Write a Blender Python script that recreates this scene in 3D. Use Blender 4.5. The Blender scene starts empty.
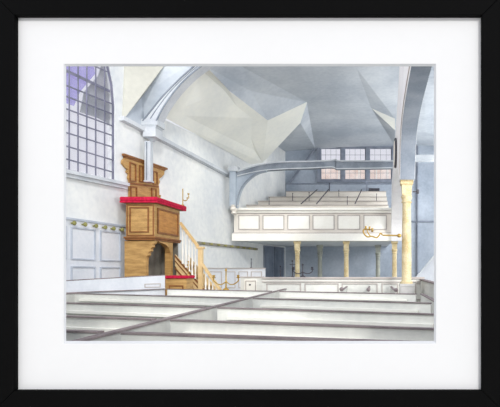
import bpy, bmesh, math, random
from mathutils import Vector, Matrix
random.seed(4)
sc = bpy.context.scene
C = sc.collection
EYE = 1.7
VX, VY, F = 372.0, 267.0, 500.0

# ---------------------------------------------------------------- geometry helpers
def P(px, py, Y):
    return Vector(((px - VX) / F * Y, Y, EYE + (VY - py) / F * Y))
def XH(X, Y, H):
    return Vector((X, Y, EYE + H))
def wall_x(Y):                       # the side wall of the nave is splayed a little
    return .196 * Y - 5.76
WN = Vector((1, -.196, 0)).normalized()      # normal of that wall, into the nave
WD = Vector((.196, 1, 0)).normalized()
def W(px, py, off=0.0):              # a point on that wall
    Y = (5.76 - off) / (.196 - (px - VX) / F)
    return P(px, py, Y)
def WS(Y, H, off=0.0):
    return Vector((wall_x(Y), Y, EYE + H)) + WN * off
HP = .35                             # pew ledges lie this far under the eye
ZP = EYE - HP
def Q(px, py):
    Y = HP * F / (py - VY)
    return Vector(((px - VX) / F * Y, Y, ZP))

def nb(): return bmesh.new()
def box(bm, x0, x1, y0, y1, z0, z1):
    v = [bm.verts.new((x, y, z)) for z in (z0, z1) for y in (y0, y1) for x in (x0, x1)]
    for f in ((0,1,3,2), (4,6,7,5), (0,4,5,1), (2,3,7,6), (0,2,6,4), (1,5,7,3)):
        bm.faces.new([v[i] for i in f])
    return bm
def prism(bm, pts, vec):
    vec = Vector(vec)
    a = [bm.verts.new(p) for p in pts]
    b = [bm.verts.new(Vector(p) + vec) for p in pts]
    n = len(a)
    bm.faces.new(a); bm.faces.new(b[::-1])
    for i in range(n):
        j = (i + 1) % n
        bm.faces.new([a[i], b[i], b[j], a[j]])
    return bm
def bar(bm, a, b, w, d, n):
    """box bar from a to b, w wide in the plane, rising d along n from the plane"""
    a, b, n = Vector(a), Vector(b), Vector(n).normalized()
    t = (b - a).normalized(); n = (n - t * n.dot(t)).normalized(); s = t.cross(n).normalized() * (w / 2)
    return prism(bm, [a - s, a + s, b + s, b - s], n * d)
def ring(bm, c, w, d, n):
    """rectangular moulding through four corners"""
    c = [Vector(p) for p in c]
    m = (c[0] + c[1] + c[2] + c[3]) / 4
    inn = []
    for i in range(4):
        e1 = (c[(i+1) % 4] - c[i]).normalized(); e0 = (c[i-1] - c[i]).normalized()
        k = e1.cross(e0).length or 1
        inn.append(c[i] + (e1 + e0) * (w / k))
    n = Vector(n).normalized() * d
    o = [bm.verts.new(p) for p in c]; i_ = [bm.verts.new(p) for p in inn]
    O = [bm.verts.new(p + n) for p in c]; I = [bm.verts.new(p + n) for p in inn]
    for k in range(4):
        j = (k + 1) % 4
        bm.faces.new([O[k], O[j], I[j], I[k]]); bm.faces.new([o[k], i_[k], i_[j], o[j]])
        bm.faces.new([o[k], o[j], O[j], O[k]]); bm.faces.new([i_[k], I[k], I[j], i_[j]])
    return bm
def tube(bm, pts, r, seg=8, r1=None):
    pts = [Vector(p) for p in pts]; n = len(pts); rings = []
    up = Vector((0.13, .2, 1))
    for i, p in enumerate(pts):
        t = (pts[min(i+1, n-1)] - pts[max(i-1, 0)]).normalized()
        u = t.cross(up)
        if u.length < 1e-3: u = t.cross(Vector((1, 0, 0)))
        u.normalize(); v = t.cross(u)
        rr = r if r1 is None else r + (r1 - r) * i / (n - 1)
        rings.append([bm.verts.new(p + (u * math.cos(a) + v * math.sin(a)) * rr) for a in [2*math.pi*k/seg for k in range(seg)]])
    for a, b in zip(rings, rings[1:]):
        for k in range(seg):
            bm.faces.new([a[k], a[(k+1) % seg], b[(k+1) % seg], b[k]])
    bm.faces.new(rings[0][::-1]); bm.faces.new(rings[-1])
    return bm
def lathe(bm, c, prof, seg=20, ax=None, square=False):
    """profile of (radius, height) turned about a vertical axis at c"""
    c = Vector(c); rings = []
    a0 = math.pi / 4 if square else 0
    if square: seg = 4
    for r, h in prof:
        rings.append([bm.verts.new(c + (ax @ Vector((r*math.cos(a0+2*math.pi*k/seg), r*math.sin(a0+2*math.pi*k/seg), h)) if ax else
                      Vector((r*math.cos(a0+2*math.pi*k/seg), r*math.sin(a0+2*math.pi*k/seg), h)))) for k in range(seg)])
    for a, b in zip(rings, rings[1:]):
        for k in range(seg):
            bm.faces.new([a[k], a[(k+1) % seg], b[(k+1) % seg], b[k]])
    bm.faces.new(rings[0][::-1]); bm.faces.new(rings[-1])
    return bm
def smooth_pts(p, k=6):
    p = [Vector(q) for q in p]; out = []
    for i in range(len(p) - 1):
        a, b, c, d = p[max(i-1, 0)], p[i], p[i+1], p[min(i+2, len(p)-1)]
        for j in range(k):
            t = j / k
            out.append(.5 * ((2*b) + (c-a)*t + (2*a-5*b+4*c-d)*t*t + (3*b-a-3*c+d)*t**3))
    return out + [p[-1]]

def obj(name, bm, mat, parent=None, smooth=False, bevel=0):
    bmesh.ops.recalc_face_normals(bm, faces=bm.faces)
    me = bpy.data.meshes.new(name); bm.to_mesh(me); bm.free()
    if smooth:
        for p in me.polygons: p.use_smooth = True
        me.set_sharp_from_angle(angle=math.radians(40))
    me.materials.append(mat)
    o = bpy.data.objects.new(name, me); C.objects.link(o)
    if parent is not None:
        o.parent = parent
        o.matrix_parent_inverse = Matrix.Translation(-parent.location)
    if bevel:
        m = o.modifiers.new('edge', 'BEVEL'); m.width = bevel; m.segments = 2; m.limit_method = 'ANGLE'
    return o
def tag(o, label, cat, group=None):
    o['label'] = label; o['category'] = cat; o['kind'] = 'thing'
    if group: o['group'] = group
    return o
def thing(name, label, cat, loc=(0, 0, 0), group=None):
    o = bpy.data.objects.new(name, None); C.objects.link(o); o.location = loc; o.empty_display_size = .1
    return tag(o, label, cat, group)
def struct(name, bm, mat, parent=None, **k):
    o = obj(name, bm, mat, parent, **k)
    o['kind'] = 'structure'
    return o
def dup(root, loc, label, group=None):
    r = root.copy(); C.objects.link(r); r.location = loc; r['label'] = label
    if group: r['group'] = group
    for ch in list(root.children):
        c = ch.copy(); C.objects.link(c); c.parent = r
        for g in ch.children:
            d = g.copy(); C.objects.link(d); d.parent = c
    return r

# ---------------------------------------------------------------- materials
def lin(c):
    return tuple(((v/255)/12.92 if v/255 <= .04045 else ((v/255+.055)/1.055)**2.4) for v in c) + (1,)
def wash(name, c1, c2, scale=1.2, rough=.85, detail=5, grain=None, metal=0, spec=.25, bump=0.0, fine=.25):
    """mottled watercolour-like pigment; grain = stretch vector"""
    m = bpy.data.materials.new(name); m.use_nodes = True; N = m.node_tree.nodes; L = m.node_tree.links
    b = N['Principled BSDF']; b.inputs['Roughness'].default_value = rough; b.inputs['Metallic'].default_value = metal
    b.inputs['Specular IOR Level'].default_value = spec
    tc = N.new('ShaderNodeTexCoord'); mp = N.new('ShaderNodeMapping'); L.new(tc.outputs['Object'], mp.inputs['Vector'])
    if grain: mp.inputs['Scale'].default_value = grain
    n1 = N.new('ShaderNodeTexNoise'); n1.inputs['Scale'].default_value = scale; n1.inputs['Detail'].default_value = detail
    n2 = N.new('ShaderNodeTexNoise'); n2.inputs['Scale'].default_value = scale * 14; n2.inputs['Detail'].default_value = 3
    for n in (n1, n2): L.new(mp.outputs[0], n.inputs['Vector'])
    mx = N.new('ShaderNodeMix'); mx.inputs['Factor'].default_value = fine
    L.new(n1.outputs['Fac'], mx.inputs['A']); L.new(n2.outputs['Fac'], mx.inputs['B'])
    r = N.new('ShaderNodeValToRGB'); L.new(mx.outputs['Result'], r.inputs['Fac'])
    r.color_ramp.elements[0].position = .36; r.color_ramp.elements[1].position = .64
    r.color_ramp.elements[0].color = lin(c1); r.color_ramp.elements[1].color = lin(c2)
    L.new(r.outputs['Color'], b.inputs['Base Color'])
    if bump:
        bp = N.new('ShaderNodeBump'); bp.inputs['Strength'].default_value = bump; bp.inputs['Distance'].default_value = .01
        L.new(n2.outputs['Fac'], bp.inputs['Height']); L.new(bp.outputs['Normal'], b.inputs['Normal'])
    return m
M = {}
M['plaster']  = wash('wall_plaster', (206,210,213), (238,239,235), 0.7)
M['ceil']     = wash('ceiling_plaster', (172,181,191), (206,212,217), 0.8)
M['ceil_lit']   = wash('lit_cove_plaster', (226,228,222), (242,242,232), .8)  # light on the cove and groin facets, put into a paler colour
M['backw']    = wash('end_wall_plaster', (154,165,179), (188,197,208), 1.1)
M['arch']     = wash('arch_plaster', (192,197,203), (218,221,223), 2.0)
M['beam']     = wash('beam_paint', (116,124,134), (148,156,165), 3.0)
M['brace']    = wash('brace_paint', (148,160,174), (176,186,196), 3.0)
M['post']     = wash('post_paint', (186,192,198), (210,214,217), 3.0)
M['arcade']   = wash('arcade_plaster', (226,224,226), (242,241,240), 2.0)
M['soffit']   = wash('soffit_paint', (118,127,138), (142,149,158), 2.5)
M['lunette']  = wash('lunette_plaster', (184,184,174), (206,205,194), 1.0)
M['shadeback'] = wash('shaded_backing', (112,108,100), (138,133,122), 5.0)  # darker grey holds the shade inside the pulpit base
M['floor']    = wash('stone_floor', (196,194,186), (214,212,204), 2.0)
M['pew']      = wash('pew_paint', (212,213,208), (238,238,231), 1.2)
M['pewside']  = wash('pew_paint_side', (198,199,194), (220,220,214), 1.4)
M['ledge']    = wash('pew_ledge_wood', (120,110,112), (152,141,140), 6.0)
M['white']    = wash('white_paint', (240,238,228), (250,249,242), 1.6)
M['cream']    = wash('cream_paint', (222,216,206), (236,231,222), 2.0)
M['line']     = wash('moulding_paint', (176,168,164), (200,192,186), 4.0)
M['dado']     = wash('dado_paint', (204,209,216), (226,228,232), 1.5)
M['dadoline'] = wash('dado_moulding', (166,174,186), (190,196,206), 4.0)
M['oak']      = wash('oak', (150,112,62), (202,162,100), 5.0, grain=(1, 1, 5), rough=.5, bump=.15, spec=.4, fine=.45)
M['oakdark']  = wash('oak_moulding', (112,72,40), (148,98,56), 7.0, grain=(1, 1, 5), rough=.5)
M['oakpanel'] = wash('oak_panel', (160,106,50), (200,146,78), 5.0, grain=(1, 1, 5), rough=.5, bump=.15, fine=.45)
M['oaklight'] = wash('pale_oak', (208,176,122), (230,204,156), 5.0, rough=.6)
M['red']      = wash('red_velvet', (164,14,48), (208,34,74), 30.0, rough=.9, bump=.4)
M['brass']    = wash('brass', (164,130,58), (204,174,104), 8.0, rough=.4, metal=.45)
M['iron']     = wash('dark_iron', (60,60,68), (86,84,90), 8.0, rough=.6)
M['column']   = wash('ochre_marbled_column', (182,158,110), (226,214,178), 6.0, rough=.6, fine=.5)
M['stone']    = wash('pedestal_stone', (176,176,174), (200,198,196), 5.0)
M['colgrey']  = wash('shaded_column_paint', (146,150,146), (176,178,166), 6.0)  # greyed column tone, shade under the gallery put into the colour
M['bars']     = wash('window_lead', (104,106,122), (130,130,146), 6.0)
M['wframe']   = wash('casement_frame', (120,128,142), (150,156,168), 5.0)
M['rail']     = wash('peg_rail_wood', (124,122,110), (158,152,138), 14.0)
M['knob']     = wash('olive_knob', (120,120,70), (160,156,100), 9.0)
M['brick']    = wash('outside_brick', (222,196,178), (244,232,222), 2.5)
M['greysheet']    = wash('grey_sheet_tone', (165,169,172), (184,187,187), 2.0)
M['black']    = wash('black_frame_paint', (9,9,9), (11,11,11), 2.0, rough=.7, spec=.05)
M['mat']      = wash('mat_board', (235,235,234), (237,237,236), 2.0, spec=.05)
M['bevel']    = wash('mat_bevel', (214,216,218), (222,224,226), 4.0)
M['frontw']   = wash('front_wall_paint', (240,240,240), (246,246,246), 1.0)
def glass(name, tint):
    m = bpy.data.materials.new(name); m.use_nodes = True; N = m.node_tree.nodes; L = m.node_tree.links
    out = N['Material Output']; N.remove(N['Principled BSDF'])
    t = N.new('ShaderNodeBsdfTransparent'); g = N.new('ShaderNodeBsdfGlossy'); g.inputs['Roughness'].default_value = .15
    nz = N.new('ShaderNodeTexNoise'); nz.inputs['Scale'].default_value = 3
    r = N.new('ShaderNodeValToRGB'); r.color_ramp.elements[0].color = lin(tint); r.color_ramp.elements[1].color = lin(tuple(min(255, v + 12) for v in tint))
    L.new(nz.outputs['Fac'], r.inputs['Fac']); L.new(r.outputs['Color'], t.inputs['Color'])
    mx = N.new('ShaderNodeMixShader'); mx.inputs['Fac'].default_value = .06
    L.new(t.outputs[0], mx.inputs[1]); L.new(g.outputs[0], mx.inputs[2]); L.new(mx.outputs[0], out.inputs['Surface'])
    return m
M['glass'] = glass('clear_glass', (250,249,253))
M['glassv'] = glass('violet_glass', (222,218,246))

# ---------------------------------------------------------------- the near wall with the frame and its mat
YF = 2.2
k = lambda px, Y: (px - VX) / F * Y
kz = lambda py, Y: EYE + (VY - py) / F * Y
def holed(bm, x0, x1, z0, z1, hx0, hx1, hz0, hz1, y0, y1):
    for a in ((x0, hx0, z0, z1), (hx1, x1, z0, z1), (hx0, hx1, z0, hz0), (hx0, hx1, hz1, z1)):
        box(bm, a[0], a[1], y0, y1, a[2], a[3])
    return bm
WALLTOP = 3.35
struct('wall_front', holed(nb(), -5.2, 3.6, 0, WALLTOP, k(46, YF), k(454, YF), kz(361, YF), kz(46, YF), YF + .004, YF + .05), M['frontw'])
frame = thing('picture_frame', 'large black picture frame with a wide white mat on the pale wall', 'picture frame', (k(250, YF), YF, kz(402, YF)))
yf = YF - .03                        # front of the frame
ix0, ix1, iz0, iz1 = k(19, YF), k(480.5, YF), kz(389, YF), kz(18.5, YF)
fw = .155
def rail(a0, a1, b0, b1):             # mitred rail
    return prism(nb(), [Vector((a0[0], yf, a0[1])), Vector((a1[0], yf, a1[1])), Vector((b1[0], yf, b1[1])), Vector((b0[0], yf, b0[1]))], (0, .028, 0))
o_ = [(ix0-fw, iz0-fw), (ix1+fw, iz0-fw), (ix1+fw, iz1+fw), (ix0-fw, iz1+fw)]; i_ = [(ix0, iz0), (ix1, iz0), (ix1, iz1), (ix0, iz1)]
for q in range(4):
    obj('frame_rail', rail(o_[q], o_[(q+1) % 4], i_[q], i_[(q+1) % 4]), M['black'], frame, bevel=.004)
matb = holed(nb(), ix0 - .03, ix1 + .03, iz0 - .03, iz1 + .03, k(64, YF), k(436, YF), kz(343.5, YF), kz(64, YF), YF - .002, YF + .003)
mat_o = obj('mat_board', matb, M['mat'], frame)
bb = nb()
A = [(k(64, YF), kz(64, YF)), (k(436, YF), kz(64, YF)), (k(436, YF), kz(343.5, YF)), (k(64, YF), kz(343.5, YF))]
yb = YF + .006
B = [(k(66, yb), kz(66.2, yb)), (k(434, yb), kz(66.2, yb)), (k(434, yb), kz(341, yb)), (k(66, yb), kz(341, yb))]
for q in range(4):
    j = (q + 1) % 4
    vs = [Vector((A[q][0], YF - .001, A[q][1])), Vector((A[j][0], YF - .001, A[j][1])), Vector((B[j][0], yb, B[j][1])), Vector((B[q][0], yb, B[q][1]))]
    prism(bb, vs, (0, .002, 0))
obj('bevel_edge', bb, M['bevel'], mat_o)

# ---------------------------------------------------------------- room shell
struct('floor', box(nb(), -6.2, 5, -1.5, 16.2, -.12, 0), M['floor'])
YE = 15.6                             # far end wall
# side wall with an arched opening for the window
def arch_pts(n=14):
    """window outline (Y,H) from low near corner over the arch to the low far corner"""
    y0, y1, hs, hb = 5.4, W(115.2, 100).y, 2.62, (VY - 181.5) / F * W(115, 180).y
    c = (y0 + y1) / 2; r = (y1 - y0) / 2
    pts = [(y0, hb), (y0, hs)]
    for i in range(1, n):
        a = math.pi - math.pi * i / n
        pts.append((c + r * math.cos(a), hs + 1.05 * r * math.sin(a)))
    return pts + [(y1, hs), (y1, hb)], hb, y0, y1
AP, WHB, WY0, WY1 = arch_pts()
bm = nb()
def wpoly(pts): prism(bm, [WS(y, h) for y, h in pts], WN * -.14)
LOW = -EYE; TOPN = 4.4
wpoly([(YF + .1, LOW), (YF + .1, TOPN), (WY0, TOPN), (WY0, LOW)])
wpoly([(WY0, LOW), (WY0, WHB), (WY1, WHB), (WY1, LOW)])
arcp = AP[1:-1]; mid = len(arcp) // 2
wpoly([(WY0, TOPN)] + [(arcp[mid][0], TOPN)] + arcp[mid::-1])
wpoly([(arcp[mid][0], TOPN), (WY1, TOPN)] + arcp[:mid-1:-1])
ye = W(124.5, 66).y
wpoly([(WY1, LOW), (WY1, TOPN), (ye, TOPN), (ye, LOW)])
wpoly([(ye, LOW), (ye, 2.78), (12.9, 2.78), (13.0, 3.7), (YE + .1, 3.7), (YE + .1, LOW)])
struct('wall_left', bm, M['plaster'])

# end wall, opening for the three-light window
wx0, wx1, wz0, wz1 = k(318, YE), k(394.5, YE), kz(181.5, YE), kz(145.5, YE)
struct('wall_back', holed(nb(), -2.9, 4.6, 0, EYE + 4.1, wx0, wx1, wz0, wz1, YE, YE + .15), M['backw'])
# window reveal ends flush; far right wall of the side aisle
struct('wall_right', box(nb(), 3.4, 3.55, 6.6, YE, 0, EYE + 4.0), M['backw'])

# ceiling: a faceted plaster vault with groins, one mesh per tone, lit facets coloured lighter
def facets(V, faces, mat, name, th=.06):
    bm = nb(); vs = {kk: bm.verts.new(v) for kk, v in V.items() if any(kk in f for f in faces)}
    for f in faces:
        bm.faces.new([vs[q] for q in f])
    o = struct(name, bm, mat)
    m = o.modifiers.new('thick', 'SOLIDIFY'); m.thickness = th; m.offset = 0
    return o
cw0 = W(164, 118); cw1 = W(249.7, 163); p1 = P(306.5, 101, 12.0)
cn = (cw1 - cw0).cross(p1 - cw0).normalized()
def onp(px, py, p0=cw0, n=cn):
    d = P(px, py, 1.0) - Vector((0, 0, EYE)); o = Vector((0, 0, EYE))
    t = (p0 - o).dot(n) / d.dot(n)
    return o + d * t
V = dict(
    F1=W(151, 109.5), F1b=W(164, 116.5), F2=cw1, P4=onp(262, 162), P3=onp(299.7, 122), P1=p1, P2=onp(267, 119.5),
    R0=P(194, 58, 9.05), R1=P(207, 66, 9.08), R0u=P(190, 20, 8.7), B1=P(229, 90, 10.1), T0=P(243, 66, 9.6), T0b=P(250.5, 90, 10.6),
    T0u=P(228, 20, 8.2), T1=P(356, 66, 9.85), T1u=P(356, 20, 8.1), G1=P(358, 97, 11.65), G2=P(371.5, 107, 12.3), G3=P(395, 117.5, 12.7),
    G4=P(395, 129, 13.4), T2=P(425, 66, 9.85), T2u=P(425, 20, 8.1), T3=P(500, 66, 9.6), T3u=P(500, 20, 8.1), G5=P(425, 131, 13.6), G6=P(500, 120, 13.0),
    W1=P(315, 147.6, YE), W2=P(395, 145, YE), W3=P(440, 145, YE), W4=P(478, 147, YE),
    K1=W(285, 150.5), Q0=WS(13.0, 3.66),
    A=W(122, 119.5), D=P(124.6, 60, W(124.6, 66).y), Du=P(124.6, 10, W(124.6, 66).y), S1=P(142, 95, 8.78), E=P(167, 60, 8.9), Eu=P(190, 10, 8.9), Bq=P(144, 128, 8.86), Cq=P(197, 60, 9.0), Cu=P(215, 10, 9.0),
)
facets(V, [('F1','F1b','F2','P4','P3','P1','P2','B1','R1','R0')], M['ceil_lit'], 'ceiling')
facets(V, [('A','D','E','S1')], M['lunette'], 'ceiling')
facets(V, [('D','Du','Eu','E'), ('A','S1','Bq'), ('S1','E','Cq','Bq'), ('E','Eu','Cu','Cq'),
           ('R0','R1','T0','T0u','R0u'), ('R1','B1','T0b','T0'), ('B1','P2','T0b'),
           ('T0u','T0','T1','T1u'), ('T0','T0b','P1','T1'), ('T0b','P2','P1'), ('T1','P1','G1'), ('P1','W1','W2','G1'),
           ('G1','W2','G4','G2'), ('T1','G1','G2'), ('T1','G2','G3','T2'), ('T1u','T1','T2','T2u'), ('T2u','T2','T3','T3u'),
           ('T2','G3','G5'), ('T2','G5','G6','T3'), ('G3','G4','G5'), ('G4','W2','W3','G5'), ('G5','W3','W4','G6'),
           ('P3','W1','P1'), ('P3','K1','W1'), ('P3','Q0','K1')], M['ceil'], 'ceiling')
facets(V, [('G2','G4','G3')], M['ceil_lit'], 'ceiling')

# ---------------------------------------------------------------- big arched window
win = bpy.data.objects.new('window_1', None); C.objects.link(win); win['kind'] = 'structure'
bm = nb()
ring_pts = [WS(y, h, -.05) for y, h in AP]
for a, b in zip(ring_pts, ring_pts[1:]): bar(bm, a, b, .04, .03, WN)
bar(bm, ring_pts[-1], ring_pts[0], .04, .03, WN)
obj('window_frame', bm, M['bars'], win)
def arch_h(y):
    c = (WY0 + WY1) / 2; r = (WY1 - WY0) / 2
    return 2.62 + 1.05 * math.sqrt(max(0, r*r - (y-c)**2))
bm = nb()
for i, px in enumerate((27, 38, 49, 60.5, 71.2, 80, 88.7, 97.6, 106.5)):
    Y = W(px, 150).y
    bar(bm, WS(Y, WHB, -.04), WS(Y, arch_h(Y), -.04), .02, .012, WN)
def hbar(y_at_65, y_at_115, w=.026):
    a, b = W(65.5, y_at_65), W(115, y_at_115)
    d = (a - b) / (a.y - b.y); yy = WY0
    e = b + d * (yy - b.y)
    n0 = e.z - EYE
    if n0 > arch_h(WY0 + .05): 
        for q in range(60):
            yy = WY0 + (b.y - WY0) * q / 60; e = b + d * (yy - b.y)
            if e.z - EYE < arch_h(yy): break
    f = b
    for q in range(40):
        if f.z - EYE < arch_h(min(f.y, WY1)): break
        f = b + d * ((e.y - b.y) * q / 40)
    bar(bm, e - WN * .045, f - WN * .045, w * .75, .012, WN)
for y0, y1, w in ((69, 92.5, .055), (84, 104, .026), (95, 114, .026), (107.5, 126, .026), (119, 135.5, .026), (131.5, 147, .026), (145, 160, .026), (158, 172, .026), (52, 74, .026), (38, 62, .026)):
    hbar(y0, y1, w)
obj('glazing_bars', bm, M['bars'], win)
bm = nb(); prism(bm, [WS(y, h, -.09) for y, h in AP], WN * -.006)
obj('glass_pane', bm, M['glass'], win)
bm = nb(); prism(bm, [W(px, py, -.105) for px, py in ((80, 112), (84, 92), (98, 76), (103, 60), (117, 60), (117, 128), (98, 118))], WN * -.01)
obj('grey_sheet', bm, M['greysheet'], win)  # flat grey sheet behind the upper panes, greying that corner
bm = nb(); prism(bm, [W(px, py, -.098) for px, py in ((30, 50), (92, 50), (95, 74), (80, 92), (74, 106), (66, 103), (30, 90))], WN * -.004)
obj('tinted_pane', bm, M['glassv'], win)
bm = nb()
a, b = None, W(124.5, 184.8)
a = W(66, 172.3) + (W(66, 172.3) - W(124.5, 184.8)) * .7
for u, v, w_, d_ in ((a, b, .05, .1), (a - Vector((0, 0, .05)), b - Vector((0, 0, .05)), .05, .06)):
    bar(bm, u, v, w_, d_, WN)
obj('window_sill', bm, M['post'], win)

# end window: three casements
win2 = bpy.data.objects.new('window_2', None); C.objects.link(win2); win2['kind'] = 'structure'
def fy(px, Y=YE): return k(px, Y)
bm = nb()
holed(bm, fy(317), fy(395.5), kz(182.6, YE), kz(144.6, YE), fy(320.3), fy(392), kz(180, YE), kz(147.8, YE), YE - .06, YE + .05)
for a, b in ((341.3, 344.2), (366, 369)):
    box(bm, fy(a), fy(b), YE - .05, YE + .05, kz(181, YE), kz(147, YE))
box(bm, fy(319), fy(393), YE - .03, YE + .05, kz(165.5, YE), kz(163, YE))
obj('window_frame', bm, M['wframe'], win2)
for a, b in ((320.3, 341.3), (344.2, 366), (369, 392)):
    bm = nb(); holed(bm, fy(a), fy(b), kz(180.2, YE), kz(147.6, YE), fy(a + 1.1), fy(b - 1.1), kz(179, YE), kz(148.8, YE), YE, YE + .03)
    s = obj('casement', bm, M['wframe'], win2)
    bm = nb()
    for j in range(1, 4): 
        x = fy(a + (b - a) * j / 4); box(bm, x - .004, x + .004, YE + .005, YE + .02, kz(179, YE), kz(148.8, YE))
    for j in range(1, 5):
        z = kz(148.8 + 30.2 * j / 5, YE); box(bm, fy(a + 1), fy(b - 1), YE + .005, YE + .02, z - .004, z + .004)
    obj('glazing_bars', bm, M['wframe'], s)
    obj('glass_pane', box(nb(), fy(a + .8), fy(b - .8), YE + .021, YE + .026, kz(179.5, YE), kz(148.2, YE)), M['glass'], s)
# dark door in the side wall under the gallery
M['door'] = wash('dark_door_paint', (92,102,118), (116,126,140), 3.0)
dr1 = bpy.data.objects.new('door_1', None); C.objects.link(dr1); dr1['kind'] = 'structure'
def dpoly(x0, x1, y, off, th, zb_=.01):
    a, b = W(x0, y, off), W(x1, y, off); b.z = a.z
    bm = nb(); prism(bm, [a, b, Vector((b.x, b.y, zb_)), Vector((a.x, a.y, zb_))], WN * th); return bm
obj('door_frame', dpoly(263.2, 283.6, 245.5, .003, .03), M['wframe'], dr1)
for x0, x1 in ((264.4, 273), (274, 282.6)):
    obj('door_leaf', dpoly(x0, x1, 246.6, .034, .02), M['door'], dr1)
# houses seen through it
hb = thing('exterior_house', 'pinkish brick house seen through the lower panes of the end window', 'building', (-.6, 20, 0))
obj('wall', box(nb(), -5, 2.2, 20, 23, 0, kz(168.5, 20)), M['brick'], hb)
bm = nb()
for x in (-2.15, -1.35, -.55, .15, .6): box(bm, x, x + .06, 19.98, 20, 1.5, kz(169.5, 20))
obj('pilaster', bm, M['cream'], hb)

# ---------------------------------------------------------------- cornice, arch, posts, tie beam
bm = nb()
for dy, w_, d_ in ((0, .07, .09), (1.6, .03, .06)):
    bar(bm, W(119, 118.2 + dy), W(142, 130 + dy), w_, d_, WN)
    bar(bm, W(142, 130 + dy), W(231, 177 + dy), w_, d_, WN)
struct('trim_1', bm, M['post'])

# foreground plaster arch on its bracket
YA0, YA1 = 8.74, 9.0
arc_o = smooth_pts([P(143, 121, YA0), P(151, 111, YA0), P(164, 95, YA0), P(181, 78, YA0), P(196, 65, YA0), P(216, 48, YA0), P(240, 34, YA0)])
arc_i = smooth_pts([P(156.5, 121, YA0), P(164, 106.5, YA0), P(177, 88.5, YA0), P(192, 73.5, YA0), P(205, 64, YA0), P(222, 54, YA0), P(246, 42, YA0)])
rib = thing('plaster_arch', 'pale plaster arch springing from the wall bracket above the pulpit', 'arch', P(150, 140, 8.9))
bm = nb(); n = len(arc_o)
for i in range(n - 1):
    prism(bm, [arc_o[i], arc_o[i+1], arc_i[i+1], arc_i[i]], (0, YA1 - YA0, 0))
bmesh.ops.remove_doubles(bm, verts=bm.verts, dist=1e-4)
obj('arch_rib', bm, M['arch'], rib)
bm = nb()
for A_, f_ in ((arc_o, .0), (arc_i, .0)):
    for i in range(n - 1):
        bar(bm, A_[i], A_[i+1], .022, .02, (0, -1, 0))
for i in range(n - 1):
    a = (arc_o[i] * .55 + arc_i[i] * .45); b = (arc_o[i+1] * .55 + arc_i[i+1] * .45)
    bar(bm, a, b, .012, .01, (0, -1, 0))
obj('arch_moulding', bm, M['beam'], rib)
bm = nb()
def blk(px0, px1, py0, py1, ya, yb, g=0):
    box(bm, k(px0, ya) - g, k(px1, ya) + g, ya - g, yb, kz(py1, ya) - g, kz(py0, ya) + g)
blk(141.5, 157, 119.5, 124.5, 8.74, 9.04, .012)
blk(142.5, 156, 124.5, 127, 8.74, 9.03)
blk(142.5, 155.5, 127, 136.5, 8.72, 9.02)
lathe(bm, Vector(((k(142.5, 8.72) + k(155.5, 8.72)) / 2, 8.86, kz(141, 8.8))), [(.03, 0), (.06, .03), (.155, .085)], square=True)
obj('bracket', bm, M['post'], rib, bevel=.006)
wp = P(148, 182, 8.78)
post = thing('wall_post', 'slim grey-blue wall post hanging below the arch bracket', 'post', wp)
bm = nb(); box(bm, k(144.2, 8.7), k(150.3, 8.7), 8.7, 8.82, kz(181, 8.7), kz(141, 8.7)); box(bm, k(143.6, 8.7), k(151, 8.7), 8.69, 8.83, kz(182, 8.7), kz(180, 8.7))
obj('post_shaft', bm, M['post'], post, bevel=.01)
obj('post_moulding', box(nb(), k(146.2, 8.69), k(146.9, 8.69), 8.685, 8.7, kz(180, 8.69), kz(142, 8.69)), M['beam'], post)

# tie beam crossing in front of the gallery
YT = 11.7
tb = thing('tie_beam', 'long grey tie beam crossing in front of the end window', 'beam', P(234, 214, YT))
top = smooth_pts([P(237, 171.5, YT), P(245, 169, YT), P(262, 164.3, YT), P(284, 162, YT), P(310, 161.5, YT), P(331, 160.5, YT), P(336, 159.8, YT), P(341, 161, YT), P(394, 161, YT)], 4)
bot = smooth_pts([P(237, 176, YT), P(245, 174, YT), P(262, 170.6, YT), P(284, 168.8, YT), P(310, 168, YT), P(331, 167, YT), P(336, 168.5, YT), P(341, 168.6, YT), P(394, 167.8, YT)], 4)
bm = nb()
for i in range(len(top) - 1): prism(bm, [top[i], top[i+1], bot[i+1], bot[i]], (0, .2, 0))
bmesh.ops.remove_doubles(bm, verts=bm.verts, dist=1e-4)
obj('beam_body', bm, M['beam'], tb)
bm = nb()
for i in range(len(top) - 1):
    bar(bm, top[i], top[i+1], .03, .03, (0, -1, 0))
    if i % 1 == 0: bar(bm, bot[i], bot[i+1], .02, .015, (0, -1, 0))
obj('beam_moulding', bm, M['post'], tb)
bm = nb()
arc = smooth_pts([P(236.5, 208, YT), P(238, 198, YT), P(242, 187, YT), P(249.7, 178.2, YT), P(258, 173, YT), P(266, 171, YT)], 4)
cor = [P(232, 208, YT), P(232, 196, YT), P(232, 184, YT), P(232, 172, YT), P(250, 171.4, YT), P(266, 169.2, YT)]
u_ = [cor[i].lerp(cor[i+1], j / 4) for i in range(5) for j in range(4)] + [cor[-1]]
dy_ = Vector((0, .03, 0))
for i in range(len(arc) - 1): prism(bm, [arc[i] + dy_, arc[i+1] + dy_, u_[i+1] + dy_, u_[i] + dy_], (0, .13, 0))
bmesh.ops.remove_doubles(bm, verts=bm.verts, dist=1e-4)
obj('arch_brace', bm, M['brace'], tb)
bm = nb()
for i in range(len(arc) - 1): bar(bm, arc[i], arc[i+1], .025, .03, (0, -1, 0))
obj('brace_moulding', bm, M['beam'], tb)
bm = nb(); box(bm, k(229.8, YT), k(236, YT), YT - .03, YT + .16, kz(206, YT), kz(170, YT))
obj('brace_post', bm, M['brace'], tb)
bm = nb(); box(bm, k(228.5, YT), k(239, YT), YT - .06, YT + .2, kz(171.5, YT), kz(168.5, YT)); box(bm, k(229.5, YT), k(238, YT), YT - .04, YT + .18, kz(169, YT), kz(166, YT))
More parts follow.
